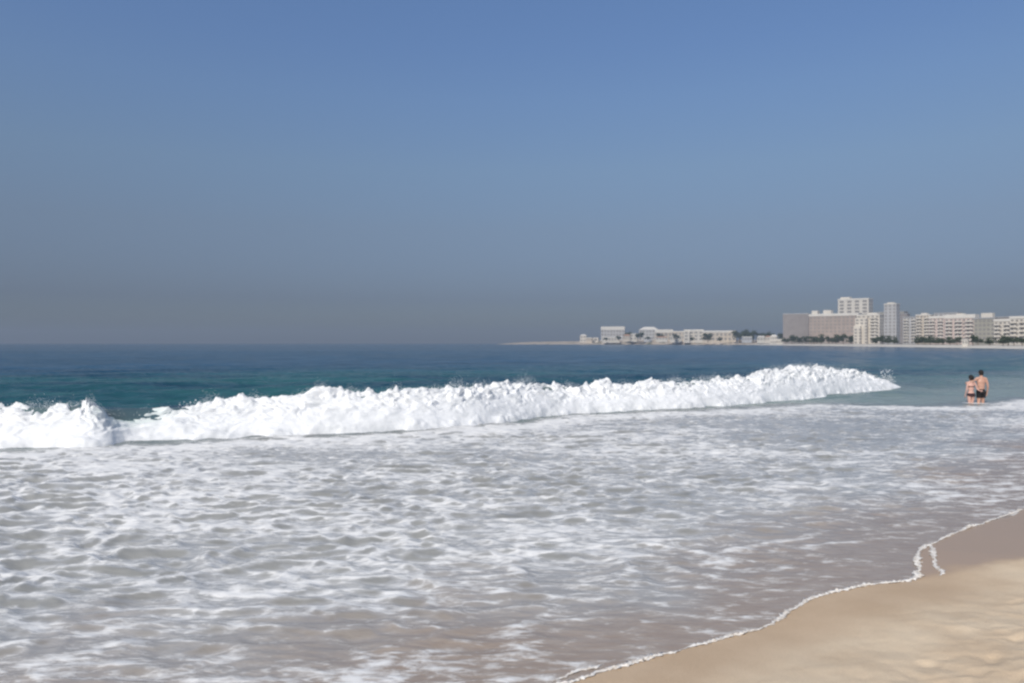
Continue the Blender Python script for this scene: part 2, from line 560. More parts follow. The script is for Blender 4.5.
# ------------------------------------------------------------------ breaking wave (white water)
def build_wave():
    s0, s1 = S_LEFT - 9, S_END + 0.1
    ns, nt = 1500, 150
    sarr = np.linspace(s0, s1, ns)
    tarr = np.linspace(-0.45, 1.75, nt)
    P = np.array(wave_s)
    seg = np.hypot(*(np.diff(P, axis=0).T))
    cum = np.concatenate([[0], np.cumsum(seg)])
    bx, by = np.interp(sarr, cum, P[:, 0]), np.interp(sarr, cum, P[:, 1])
    k = 25
    dx = np.gradient(bx)
    dy = np.gradient(by)
    ker = np.ones(2 * k + 1) / (2 * k + 1)
    dx = np.convolve(np.pad(dx, k, mode='edge'), ker, 'valid')
    dy = np.convolve(np.pad(dy, k, mode='edge'), ker, 'valid')
    L = np.hypot(dx, dy)
    nx, ny = -dy / L, dx / L
    S, Tt = np.meshgrid(sarr, tarr, indexing='ij')
    H = np.interp(S, fs, fh)
    calm = 1 - 0.9 * np.exp(-((S - np.interp(150, [p[0] for p in base_px], _s_of)) / 0.9) ** 2)
    jag = (0.06 * fbm(S * 0.55, S * 0 + 2.5, 2, 6) + 0.14 * fbm(S * 1.7, S * 0 + 0.5, 4, 5)) * calm
    H = H + 0.05 * smooth(S_END + .2, S_END - 2, S)
    toe = 0.15 * fbm(S * 0.9, Tt * 1.5 + 1.7, 4, 12)
    tq = Tt - toe * smooth(0.30, 0.0, Tt)
    f = np.clip(tq / CREST_T, 0, 1)
    front = (1 - (1 - f) ** 2.1) * 0.72 + 0.28 * f ** 1.6
    back = 1 - smooth(CREST_T + 0.05, CREST_T + 0.45, tq)
    prof = np.where(tq < CREST_T, front, back)
    H = H + jag * smooth(0.55, 1.0, f)
    Zb = H * prof - 0.10 * smooth(0.12, -0.3, tq) - 0.35 * smooth(CREST_T + 0.2, CREST_T + 0.6, tq)
    Zb = Zb - 0.25 * smooth(S_END - 1.1, S_END - 0.1, S)
    # lumps: rolls and bursts
    arc = tq * 1.3 + Zb * 0.9
    Sw = S + 0.55 * fbm(S * 0.8, arc * 1.1, 3, 93)
    arc = arc + 0.45 * fbm(S * 0.9 + 9, arc * 1.2, 3, 94)
    b1 = puff(Sw * 0.75 + 0.4 * perlin(S, arc, 91), arc * 0.9, 2, 21)
    b2 = puff(Sw * 2.1, arc * 2.2, 3, 31)
    b3 = puff(Sw * 5.5, arc * 6.0, 3, 41)
    env = np.clip(f * 1.5, 0, 1) * smooth(S_END + .4, S_END - 1.6, S) * (0.35 + 0.65 * back)
    amp = np.maximum(0.12 * b1, -0.05) + np.maximum(0.085 * b2, -0.05) + 0.014 * b3
    spikes = np.maximum(0, fbm(S * 5.0, S * 0 + 7.3, 3, 55)) ** 2 * 0.10 * np.exp(-((tq - CREST_T) / 0.16) ** 2)
    Zz = Zb + (amp * 0.75 + spikes) * env
    push = -(amp * 0.5) * env * smooth(0.1, 0.7, f)               # toward the beach
    Q = Tt + push
    X = np.interp(S, sarr, bx) + Q * np.interp(S, sarr, nx)
    Y = np.interp(S, sarr, by) + Q * np.interp(S, sarr, ny)
    thin = 0.8 * np.exp(-((S - np.interp(135, [p[0] for p in base_px], _s_of)) / 0.75) ** 2) * smooth(0.15, 0.9, f)
    thin = np.clip(thin * (0.75 + 0.6 * fbm(S * 3, arc * 3, 3, 66)), 0, 1)
    V = np.stack([X, Y, Zz], -1).reshape(-1, 3)
    me = grid_mesh('breaking_wave', V, ns, nt, dict(thin=thin))
    # spray thrown up along the crest, part of the same body of water
    bm = bmesh.new()
    bm.from_mesh(me)
    lay = bm.verts.layers.float.get('thin')
    r = np.random.RandomState(11)
    def blob(c, rad):
        ret = bmesh.ops.create_icosphere(bm, subdivisions=1, radius=rad, matrix=Matrix.Translation(c))
        for v in ret['verts']:
            v.co = Vector(c) + (v.co - Vector(c)) * (0.7 + 0.6 * r.rand())
    for _ in range(160):
        s = s0 + 6 + r.rand() * (S_END - s0 - 6.5)
        burst = float(perlin(np.array([s * 0.8]), np.array([2.2]), 77)[0])
        if burst < -0.05 + 0.3 * r.rand() - 0.15:
            continue
        h = float(np.interp(s, fs, fh))
        t_ = CREST_T + r.normal() * 0.13
        z = h + 0.05 + abs(r.normal()) * (0.03 + 0.07 * max(0, burst))
        x = np.interp(s, sarr, bx) + t_ * np.interp(s, sarr, nx)
        y = np.interp(s, sarr, by) + t_ * np.interp(s, sarr, ny)
        blob((x, y, z), 0.006 + 0.016 * r.rand() ** 2)
    for _ in range(120):                     # wisps at the end of the breaker
        q = r.rand()
        s = S_END - 0.35 + r.normal() * 0.10 - 0.55 * (r.rand() < 0.4)
        z = 0.1 + 0.85 * q
        t_ = CREST_T - 0.2 + 0.25 * q + r.normal() * 0.08
        x = np.interp(s, sarr, bx) + t_ * np.interp(s, sarr, nx)
        y = np.interp(s, sarr, by) + t_ * np.interp(s, sarr, ny)
        blob((x, y, z), 0.01 + 0.02 * r.rand())
    bm.to_mesh(me)
    bm.free()
    for p in me.polygons:
        p.use_smooth = True
    wave = link('breaking_wave', me, M_WHITE, label='long white breaking wave rolling toward the beach with foam tumbling off its crest', cat='wave')
    # fine spray hanging over the crest: many millimetre drops
    n = 42000
    ss_ = s0 + 4 + r.rand(n) * (S_END - s0 - 4.3)
    burst = fbm(ss_ * 1.1, ss_ * 0 + 2.2, 3, 77)
    keep = r.rand(n) < np.clip(0.45 + 0.9 * burst, 0.04, 1)
    ss_, burst = ss_[keep], burst[keep]
    tip = r.rand(len(ss_)) < 0.05                # the torn end of the breaker
    ss_ = np.where(tip, S_END - 0.1 - np.abs(r.normal(size=len(ss_))) * 0.5, ss_)
    crest_z = np.interp(ss_, fs, fh) + 0.03
    up = np.abs(r.normal(size=len(ss_))) * (0.06 + 0.12 * np.clip(burst, 0, 1))
    zz = np.where(tip, crest_z * (0.2 + 0.9 * r.rand(len(ss_))) + 0.25 * r.rand(len(ss_)), crest_z + up - 0.05)
    tt_ = CREST_T + 0.05 + r.normal(size=len(ss_)) * 0.16
    cx = np.interp(ss_, sarr, bx) + tt_ * np.interp(ss_, sarr, nx)
    cy = np.interp(ss_, sarr, by) + tt_ * np.interp(ss_, sarr, ny)
    rad = 0.003 + 0.006 * r.rand(len(ss_)) ** 2
    base = np.array([[1, 1, 1], [1, -1, -1], [-1, 1, -1], [-1, -1, 1]], float) * 0.75
    V = (np.stack([cx, cy, zz], -1)[:, None, :] + base[None] * rad[:, None, None]).reshape(-1, 3)
    m_ = len(ss_)
    q = (np.arange(m_) * 4)[:, None, None] + np.array([[0, 1, 2], [0, 3, 1], [0, 2, 3], [1, 3, 2]])[None]
    sp = bpy.data.meshes.new('spray')
    sp.from_pydata(V.tolist(), [], q.reshape(-1, 3).tolist())
    link('spray', sp, M_WHITE, wave, kind='stuff')


build_wave()


# ------------------------------------------------------------------ near beach
def build_beach():
    xs = np.unique(np.concatenate([np.arange(-14, -0.2, 0.25), np.arange(-0.2, 9.0, 0.022), np.arange(9, 24, 0.25), np.geomspace(24, 420, 60)]))
    ysl = np.unique(np.concatenate([np.arange(-12, 3.2, 0.25), np.arange(3.2, 11.0, 0.022), np.arange(11, 34, 0.35), np.geomspace(34, 320, 50)]))
    X, Y = np.meshgrid(xs, ysl)
    _, D = poly_coords(shore_s, X, Y)
    D = -D                                          # positive inland
    up = 0.11 * np.clip(D, 0, 3) + 0.17 * np.clip(D - 3, 0, 3) + 0.02 * np.clip(D - 6, 0, 20)
    dn = -0.14 * (1 - np.exp(-np.clip(-D, 0, 60) / 3.2)) * 3.55
    Z = np.where(D > 0, up, dn)
    # wet, mirror-smooth flat where the last swash drained away
    wl_line = [tuple(at(a, b).xy) for a, b in [(860, 592), (905, 582), (940, 577), (975, 574), (1024, 569)]] + [(9.5, 9.4), (14, 11.8), (30, 22)]
    _, Dw = poly_coords(wl_line, X, Y)
    wet = smooth(-0.22, 0.30, Dw + 0.16 * fbm(X * 2.2, Y * 2.2, 4, 14)) * (D > -0.3) * smooth(3.6, 4.2, X)
    damp = smooth(1.1, 0.25, D + 0.25 * fbm(X * 0.8, Y * 0.8, 3, 15))
    rel = smooth(0.25, 1.6, D) * (1 - wet)
    lum = fbm(X * 1.2, Y * 1.2, 4, 16) * 0.022 + fbm(X * 4.5, Y * 4.5, 4, 17) * 0.010 - puff(X * 2.6 + 0.3 * Y, Y * 3.4, 3, 18) * 0.013 * smooth(0.9, 1.9, D)
    # trampled patches with footprints
    foot = np.zeros_like(X)
    r = random.Random(21)
    for _ in range(170):
        cx, cy = r.uniform(1.8, 8.5), r.uniform(3.2, 8.5)
        dd = float(poly_coords(shore_s, np.array([cx]), np.array([cy]))[1][0])
        if -dd < 0.75 + 0.9 * r.random():
            continue
        a = r.uniform(0.2, 1.1)
        ca, sa = math.cos(a), math.sin(a)
        ix = (xs > cx - .5) & (xs < cx + .5)
        iy = (ysl > cy - .5) & (ysl < cy + .5)
        if not ix.any() or not iy.any():
            continue
        sl = np.ix_(iy, ix)
        px, py = X[sl] - cx, Y[sl] - cy
        e = np.sqrt(((px * ca + py * sa) / 0.115) ** 2 + ((-px * sa + py * ca) / 0.05) ** 2) + 0.5 * perlin(X[sl] * 9, Y[sl] * 9, 5)
        foot[sl] += np.where(e < 3, -0.011 * np.exp(-e ** 2) + 0.004 * np.exp(-((e - 1.5) / 0.45) ** 2), 0) * r.uniform(.4, 1.1)
    Z = Z + rel * lum + smooth(0.4, 1.0, D) * (1 - wet) * foot
    V = np.stack([X, Y, Z], -1).reshape(-1, 3)
    link('beach', grid_mesh('beach', V, len(ysl), len(xs), dict(wet=wet, damp=damp)), M_SAND, kind='structure')


build_beach()


def build_foam_edge():
    """a bead of froth along the edge of the swash"""
    lines = [(shore[2:5] + shore_w[2:], 1.0),
             ([tuple(at(a, b).xy) for a, b in [(921, 549), (930, 546), (934, 556), (936, 567), (941, 575), (936, 578)]], 0.72),
             ([tuple(at(a, b).xy) for a, b in [(545, 684), (575, 672), (596, 668), (606, 664)]], 0.7)]
    Vs, Fs, off = [], [], 0
    for li, (ln, sc) in enumerate(lines):
        P = np.array(smooth_poly(ln, 10))
        seg = np.hypot(*(np.diff(P, axis=0).T))
        cum = np.concatenate([[0], np.cumsum(seg)])
        n = int(cum[-1] / 0.012)
        s = np.linspace(0, cum[-1], n)
        x, y = np.interp(s, cum, P[:, 0]), np.interp(s, cum, P[:, 1])
        wob = 0.025 * fbm(s * 3.0, s * 0 + li, 3, 31) + 0.008 * fbm(s * 14, s * 0 + li, 2, 37)
        dx, dy = np.gradient(x), np.gradient(y)
        L = np.hypot(dx, dy)
        nx, ny = -dy / L, dx / L
        fade = smooth(0, 0.15, s) * smooth(cum[-1], cum[-1] - 0.15, s)
        wd = sc * (0.015 + 0.022 * np.clip(fbm(s * 2.3, s * 0 + 4.4 + li, 3, 33) + 0.5, 0, 1.6)) * ((0.25 + 0.75 * smooth(-0.55, -0.05, fbm(s * 1.7, s * 0 + 8.1 + li, 3, 35))) if li == 0 else 1.0) * fade
        nt = 9
        th = np.linspace(0, np.pi, nt)
        Sg, Tg = np.meshgrid(s, th, indexing='ij')
        lump = np.clip(1 + 0.7 * puff(Sg * 20, Tg * 1.2 + wob[:, None] * 30, 3, 36), 0.15, 2.2)
        Wd = wd[:, None] * lump
        off_ = wob[:, None] - np.cos(Tg) * Wd
        Xg = x[:, None] + nx[:, None] * off_
        Yg = y[:, None] + ny[:, None] * off_
        Dg = -poly_coords(shore_s, Xg, Yg)[1]
        Zg = 0.004 + 0.11 * np.clip(Dg, 0, 3) + np.sin(Tg) * Wd * 0.5
        Vs.append(np.stack([Xg, Yg, Zg], -1).reshape(-1, 3))
        idx = np.arange(n * nt).reshape(n, nt) + off
        Fs.append(np.stack([idx[:-1, :-1], idx[1:, :-1], idx[1:, 1:], idx[:-1, 1:]], -1).reshape(-1, 4))
        off += n * nt
    me = bpy.data.meshes.new('swash_foam')
    me.from_pydata(np.concatenate(Vs).tolist(), [], np.concatenate(Fs).tolist())
    for p in me.polygons:
        p.use_smooth = True
    t = NT('froth')
    c = t.mix(t.step(t.noise(t.pos(), 22, 3), 0.3, 0.65), (0.62, 0.55, 0.47), (0.86, 0.83, 0.78))
    t.p(Base_Color=c, Roughness=0.75)
    link('swash_foam', me, t.m, kind='stuff', label='thin white line of froth along the edge of the water on the sand', cat='foam')


build_foam_edge()

# ------------------------------------------------------------------ far shore: beach, town ground, headland
GZ = 1.5
coast = [(7.4 + 40, 10.6 + 36), (118, 105), (168, 180), (196, 250), (212, 318), (230, 420), (251, 560), (276, 760), (298, 900), (318, 1010)]
coast_s = smooth_poly(coast, 8)


def offset_line(line, d):
    out = []
    n = len(line)
    for i, p in enumerate(line):
        a, b = line[max(0, i - 1)], line[min(n - 1, i + 1)]
        e = Vector((b[0] - a[0], b[1] - a[1])).normalized()
        out.append((p[0] + e.y * d, p[1] - e.x * d))     # to the right (inland)
    return out


def strip(name, line, prof, mat, jitter=0.0, **kw):
    rows = []
    for k, (d, z) in enumerate(prof):
        L = offset_line(line, d)
        rows.append([(p[0], p[1], z + (jitter * float(perlin(np.array([i * 0.37]), np.array([k * 1.3]), 61)[0]) if z > 0.3 else 0)) for i, p in enumerate(L)])
    V = np.array(rows).reshape(-1, 3)
    return link(name, grid_mesh(name, V[:, :], len(rows), len(line)), mat, **kw)


M_FARSAND = plain('far_sand', (0.64, 0.59, 0.51), 0.9, 0.10, 0.08)
M_TOWN = plain('town_ground', (0.20, 0.18, 0.16), 0.9, 0.2, 0.05)
strip('far_beach', coast_s, [(-6, -0.6), (0, 0.0), (3, 0.35), (9, 0.8), (19, 1.15), (27, 1.3), (30, 1.32)], M_FARSAND, 0.06, kind='structure')
strip('promenade', offset_line(coast_s, 28), [(0, 1.1), (0.05, GZ), (5, GZ + .01), (10, GZ + .02), (45, GZ + .05), (260, GZ + 1.0)], M_TOWN, 0, kind='structure')


def build_headland():
    # low rocky point running out to sea beyond the bay
    prof_px = [(490, 0.0), (508, 2.6), (530, 4.6), (555, 5.2), (575, 5.4), (596, 6.2), (612, 9.0), (640, 10.0), (670, 9.0), (700, 8.0), (735, 7.5), (770, 6.5), (800, 5.5), (860, 6.0), (960, 6.0)]
    ns, nt = 240, 26
    rows = []
    for i in range(ns):
        px = 488 + (960 - 488) * i / (ns - 1)
        Yf = np.interp(px, [500, 560, 640, 740, 790, 860, 960], [1330, 1290, 1200, 1080, 1010, 1010, 1050])
        h = np.interp(px, [p[0] for p in prof_px], [p[1] for p in prof_px])
        row = []
        for j in range(nt):
            q = j / (nt - 1)
            d = -10 + q * 190
            z = -0.8 + (h + 0.8) * (smooth(0.02, 0.12, np.array(q)) * 0.45 + 0.55 * smooth(0.08, 0.45, np.array(q))) * (1 - smooth(0.9, 1.0, np.array(q)))
            z = float(z) + (0.5 * float(fbm(np.array([px * 0.12]), np.array([q * 12.0]), 3, 71)[0]) if 0.03 < q < 0.97 else 0) * min(1, h / 3)
            row.append(((px - CX) * Yf / F + d * 0.12, Yf + d, z))
        rows.append(row)
    t = NT('headland_ground')
    geo = t.node('ShaderNodeNewGeometry')
    sep = t.node('ShaderNodeSeparateXYZ')
    t.l.new(geo.outputs['Normal'], sep.inputs[0])
    n = t.noise(t.pos(), 0.06, 5)
    n2 = t.noise(t.pos(), 0.25, 4)
    rock = t.mix(t.step(n2, 0.35, 0.65), (0.36, 0.29, 0.22), (0.56, 0.48, 0.39))
    c = t.mix(t.step(n, 0.52, 0.64), rock, (0.10, 0.105, 0.06))
    t.p(Base_Color=c, Roughness=0.95)
    link('headland', grid_mesh('headland', np.array(rows).reshape(-1, 3), ns, nt), t.m, kind='structure')


build_headland()

# ------------------------------------------------------------------ buildings
M_GLASS = NT('window_glass')
M_GLASS.p(Base_Color=(0.27, 0.25, 0.23), Roughness=0.4)
M_GLASS = M_GLASS.m
M_SHADE = plain('dark_opening', (0.07, 0.065, 0.06), 0.9)
WALL = dict(
    greybrown=plain('wall_grey_brown', (0.30, 0.265, 0.25), 0.9, 0.1, 0.15),
    brown=plain('wall_brown', (0.41, 0.335, 0.285), 0.9, 0.1, 0.15),
    white=plain('wall_white', (0.68, 0.63, 0.55), 0.85, 0.06, 0.12),
    cream=plain('wall_cream', (0.68, 0.62, 0.53), 0.85, 0.08, 0.12),
    grey=plain('wall_pale_grey', (0.50, 0.49, 0.48), 0.85, 0.08, 0.12),
    beige=plain('wall_beige', (0.60, 0.52, 0.42), 0.85, 0.08, 0.12),
    pink=plain('wall_pinkish', (0.64, 0.52, 0.46), 0.85, 0.08, 0.12),
    olive=plain('wall_olive_grey', (0.38, 0.36, 0.30), 0.85, 0.08, 0.12),
    roofwhite=plain('roof_white', (0.72, 0.68, 0.61), 0.8, 0.05, 0.2),
    roofgrey=plain('roof_grey', (0.36, 0.36, 0.36), 0.9, 0.1, 0.2),
    rooftile=plain('roof_tile', (0.42, 0.24, 0.16), 0.9, 0.15, 0.4),
)
_win_cache = {}


def win_mesh(w, h, axis):
    k = (round(w, 2), round(h, 2), axis)
    if k not in _win_cache:
        if axis == 'front':
            me = box_mesh('window', -w / 2, w / 2, -0.06, 0.02, 0, h)
        else:
            me = box_mesh('window', -0.02, 0.06, -w / 2, w / 2, 0, h)
        me.materials.append(M_GLASS)
        _win_cache[k] = me
    return _win_cache[k]


def place(px0, px1, Y, rz, aspect):
    """centre x and front width so that the turned box spans the two columns"""
    W = (px1 - px0) * Y / F * 0.9
    x = ((px0 + px1) / 2 - CX) * Y / F
    c, s = math.cos(rz), math.sin(rz)
    for _ in range(30):
        Dp = W * aspect
        P = []
        for lx, ly in ((-W / 2, 0), (W / 2, 0), (W / 2, Dp), (-W / 2, Dp)):
            wx, wy = x + lx * c - ly * s, Y + lx * s + ly * c
            P.append(CX + F * wx / wy)
        a, b = min(P), max(P)
        W *= ((px1 - px0) / (b - a)) ** 0.8
        x += ((px0 + px1) / 2 - (a + b) / 2) * Y / F
    return x, W, W * aspect


def building(name, label, px0, px1, ytop, Y, wall, floors, cols, aspect=0.6, rz=None, zbase=GZ, roof='roofwhite', balcony=False, rooms=(), cat='building',
             win=(0.55, 0.5), side_cols=2, group='apartment blocks along the far beach', roofh=0.8, steps=(), hip=False):
    if rz is None:
        ang = math.atan2((px0 + px1) / 2 - CX, F)
        rz = -(ang + math.radians(22))
    x, W, Dp = place(px0, px1, Y, rz, aspect)
    ztop = EYE - (ytop - HY) * Y / F
    h = ztop - zbase
    root = link(name, None, label=label, cat=cat, group=group)
    root.location = (x, Y, zbase)
    root.rotation_euler = (0, 0, rz)
    bm = bmesh.new()
    hw = h - roofh
    add_box(bm, -W / 2, W / 2, 0, Dp, -3.0, hw)
    for (fx0, fx1, fh0, dp) in steps:          # lower stepped wings in front
        add_box(bm, -W / 2 + fx0 * W, -W / 2 + fx1 * W, -dp, 0.05, -3.0, fh0 * h)
    link('wall', bm_mesh('wall', bm), WALL[wall], root)
    if hip:
        bm = bmesh.new()
        e = 0.4
        v = [bm.verts.new(p) for p in ((-W / 2 - e, -e, hw), (W / 2 + e, -e, hw), (W / 2 + e, Dp + e, hw), (-W / 2 - e, Dp + e, hw),
                                       (-W / 4, Dp / 2, h + 0.3), (W / 4, Dp / 2, h + 0.3))]
        for f in ((0, 1, 5, 4), (1, 2, 5), (2, 3, 4, 5), (3, 0, 4), (3, 2, 1, 0)):
            bm.faces.new([v[i] for i in f])
        rf = link('roof', bm_mesh('roof', bm), WALL[roof], root)
    else:
        bm = bmesh.new()
        o = 0.25
        add_box(bm, -W / 2 - o, W / 2 + o, -o, Dp + o, hw, h - 0.25)
        add_box(bm, -W / 2 - o, W / 2 + o, -o, -o + 0.2, h - 0.25, h)
        add_box(bm, W / 2 + o - 0.2, W / 2 + o, -o + 0.2, Dp + o, h - 0.25, h)
        add_box(bm, -W / 2 - o, -W / 2 - o + 0.2, -o + 0.2, Dp + o, h - 0.25, h)
        rf = link('roof', bm_mesh('roof', bm), WALL[roof], root)
    for (fx0, fx1, rh) in rooms:
        hh = rh * Y / F
        link('rooftop_room', box_mesh('rooftop_room', -W / 2 + fx0 * W, -W / 2 + fx1 * W, Dp * 0.2, Dp * 0.8, h - 0.25, h + hh), WALL['white'], rf)
    fhgt = hw / floors
    bays = [(-0.44, -0.12), (0.1, 0.42)] if cols < 6 else [(-0.46, -0.24), (-0.14, 0.10), (0.2, 0.45)]
    ww, wh = W / cols * win[0], fhgt * win[1]
    for fl in range(floors):
        for c in range(cols):
            cx = -W / 2 + (c + 0.5) * W / cols
            zz = fl * fhgt + fhgt * (1 - win[1]) * 0.55
            dy = 0.0
            for (fx0, fx1, fh0, dp) in steps:
                if fx0 * W - W / 2 - ww / 2 < cx < fx1 * W - W / 2 + ww / 2:
                    if zz + wh < fh0 * h:
                        dy = -dp
                    elif zz < fh0 * h:
                        dy = None
            if dy is None:
                continue
            w_ = link('window', win_mesh(ww, wh, 'front'), None, root)
            w_.location = (cx, dy, zz)
        sw = Dp / max(1, side_cols) * 0.35
        for c in range(side_cols):
            w_ = link('window', win_mesh(sw, wh, 'side'), None, root)
            w_.location = (W / 2, (c + 0.5) * Dp / side_cols, fl * fhgt + fhgt * (1 - win[1]) * 0.55)
        if balcony and fl > 0:
            for a_, b_ in bays:
                bm = bmesh.new()
                add_box(bm, W * a_, W * b_, -1.0, -0.003, fl * fhgt - 0.08, fl * fhgt + 0.08)
                add_box(bm, W * a_, W * b_, -1.0, -0.9, fl * fhgt + 0.08, fl * fhgt + fhgt * 0.34)
                link('balcony', bm_mesh('balcony', bm), WALL['white' if wall != 'white' else 'cream'], root)
    return root


# the hotel end of the bay (left), then the long front running off to the right
building('apartment_block', 'dim grey-brown block at the left end of the row, beside the sea', 783, 810, 313.5, 860, 'greybrown', 9, 7, 0.35, rz=-0.55, roof='grey', win=(0.5, 0.45), side_cols=2)
building('hotel', 'long low brown building with a white roof edge below the white tower', 809, 862, 313.5, 800, 'brown', 8, 12, 0.25, rz=-0.72, roof='roofwhite', balcony=False,
         rooms=((0.04, 0.16, 3.4), (0.28, 0.44, 3.6)), roofh=2.6, win=(0.5, 0.42), side_cols=2, steps=((0.10, 0.95, 0.30, 9.0),))
building('tower_block', 'tall white tower with dark openings rising behind the long brown building', 838, 873, 298.5, 905, 'white', 13, 4, 0.45, rz=-0.75, win=(0.55, 0.6), side_cols=2, rooms=((0.05, 0.35, 1.8),), roofh=1.8)
building('apartment_block', 'bright cream stepped block in front of the tall white tower', 857, 884, 314.5, 640, 'cream', 9, 5, 0.5, balcony=True, steps=((0.0, 0.52, 0.88, 4.0), (0.0, 0.3, 0.62, 7.0)), rooms=((0.45, 0.85, 1.8),), side_cols=2)
building('tower_block', 'slim pale grey tower standing right of the cream stepped block', 884, 900, 303.5, 700, 'grey', 12, 3, 0.75, win=(0.5, 0.5), side_cols=2, rooms=((0.2, 0.7, 1.2),))
building('apartment_block', 'grey-white block right of the slim grey tower and its dark gap', 903, 921, 316.5, 585, 'grey', 9, 4, 0.6, roof='roofgrey', balcony=True)
building('apartment_block', 'beige block between the grey-white block and the pinkish blocks', 916, 934, 314.5, 560, 'beige', 9, 4, 0.6, balcony=True, rooms=((0.3, 0.7, 1.5),))
building('apartment_block', 'narrow pinkish block with a white top, left of the wide white block', 929, 948, 316, 520, 'pink', 8, 4, 0.6, balcony=True, roof='roofwhite', roofh=1.6)
building('apartment_block', 'wide pinkish white block with a bright tall parapet', 945, 979, 314.5, 470, 'pink', 7, 7, 0.35, balcony=True, roofh=2.4, rooms=((0.35, 0.6, 1.2),))
building('apartment_block', 'olive grey block with a white room on its roof', 974, 999, 317.5, 435, 'olive', 6, 5, 0.5, roof='roofgrey', rooms=((0.30, 0.85, 4.5),), balcony=False, win=(0.6, 0.55))
building('apartment_block', 'pale cream block right of the olive grey block', 994, 1015, 319, 405, 'cream', 6, 4, 0.5, balcony=True, roofh=1.2)
building('apartment_block', 'white corner block cut by the right edge of the photo', 1010, 1044, 316, 380, 'white', 6, 6, 0.5, balcony=True, roofh=1.2)
building('apartment_block', 'beige block beyond the right edge, past the white corner block', 1042, 1076, 315, 355, 'beige', 6, 6, 0.5, balcony=True)
building('apartment_block', 'pinkish block beyond the right edge, past the beige block', 1074, 1112, 312, 335, 'pink', 6, 6, 0.5, balcony=True)
# second row, only their tops show
building('apartment_block', 'grey block behind the narrow pinkish block, only its top showing', 934, 962, 312.5, 640, 'grey', 8, 5, 0.5, roof='roofgrey')
building('apartment_block', 'shaded brown block filling the gap right of the slim grey tower', 896, 910, 313.5, 760, 'greybrown', 9, 3, 0.6, roof='roofgrey')
building('apartment_block', 'brownish block behind the pale cream block, only its top showing', 985, 1024, 316.5, 520, 'greybrown', 7, 7, 0.5, roof='roofgrey')
building('kiosk', 'small white kiosk on the far beach in front of the wide pinkish white block', 962, 969, 339.0, 372, 'white', 1, 2, 0.7, zbase=1.3, cat='kiosk', group='small beach buildings', roofh=0.3, win=(0.5, 0.5), side_cols=1)
building('beach_pavilion', 'small white pavilion on the tip of the far beach left of the grey-brown block', 770, 778, 335.0, 955, 'white', 2, 3, 0.5, cat='pavilion', group='small beach buildings', zbase=1.0, hip=True, roof='roofwhite', roofh=2, side_cols=1)
building('beach_pavilion', 'low wide white pavilion right at the foot of the grey-brown block', 776, 787, 339.0, 890, 'white', 1, 4, 0.5, cat='pavilion', group='small beach buildings', zbase=0.8, roofh=1, side_cols=1)

G2 = 'buildings on the headland'
hb = dict(group=G2)
building('house', 'lone small white house near the low tip of the headland', 580, 587, 334.5, 1300, 'white', 2, 2, 0.7, rz=-0.3, zbase=4.0, hip=True, roof='roofwhite', roofh=2, side_cols=1, cat='house', **hb)
building('shed', 'tiny white shed right of the lone white house on the headland', 593, 599, 337.5, 1280, 'white', 1, 1, 0.7, rz=-0.3, zbase=4.5, roofh=0.6, side_cols=1, cat='shed', **hb)
building('fort_building', 'long white flat-roofed building, highest on the headland', 601, 625, 326.5, 1270, 'grey', 3, 8, 0.35, rz=-0.2, zbase=8, roofh=5.5, win=(0.6, 0.6), side_cols=2, **hb)
building('seawall_building', 'low cream building below the long white flat-roofed one', 602, 620, 337, 1225, 'cream', 1, 6, 0.3, rz=-0.2, zbase=5.5, roofh=1, roof='roofwhite', side_cols=1, **hb)
building('house', 'small square white house right of the long white flat-roofed building', 630, 638, 333.5, 1205, 'white', 2, 2, 0.8, rz=-0.3, zbase=7, roofh=1, side_cols=1, cat='house', **hb)
building('fort_building', 'pale grey building with a wide roof in the middle of the headland', 639, 659, 327, 1230, 'grey', 3, 6, 0.5, rz=-0.25, zbase=8, roof='roofwhite', roofh=4.5, hip=True, **hb)
building('fort_building', 'white-roofed building over dark openings right of the pale grey one', 655, 673, 329.5, 1200, 'beige', 2, 4, 0.5, rz=-0.25, zbase=7, roof='roofwhite', roofh=5, win=(0.75, 0.75), **hb)
building('house', 'low white house at the foot of the slope in the middle of the headland', 670, 682, 335, 1150, 'white', 1, 4, 0.5, rz=-0.3, zbase=6, roofh=1.5, hip=True, roof='roofwhite', side_cols=1, cat='house', **hb)
building('fort_building', 'tall narrow white building with two bright bays on the headland', 684, 704, 329.5, 1140, 'cream', 3, 4, 0.6, rz=-0.3, zbase=5.5, roof='roofwhite', roofh=2.5, steps=((0.0, 0.3, 0.8, 5), (0.6, 0.98, 0.9, 5)), **hb)
building('fort_building', 'long low pale building with a dark doorway on the right of the headland', 703, 736, 330.5, 1120, 'beige', 2, 8, 0.3, rz=-0.3, zbase=5, roof='roofwhite', roofh=3, win=(0.5, 0.55), steps=((0.78, 1.0, 0.85, 5),), **hb)
building('house', 'small white house among trees at the right of the headland', 757, 766, 336, 1050, 'white', 1, 3, 0.6, rz=-0.3, zbase=5, roofh=1.5, hip=True, roof='roofwhite', side_cols=1, cat='house', **hb)

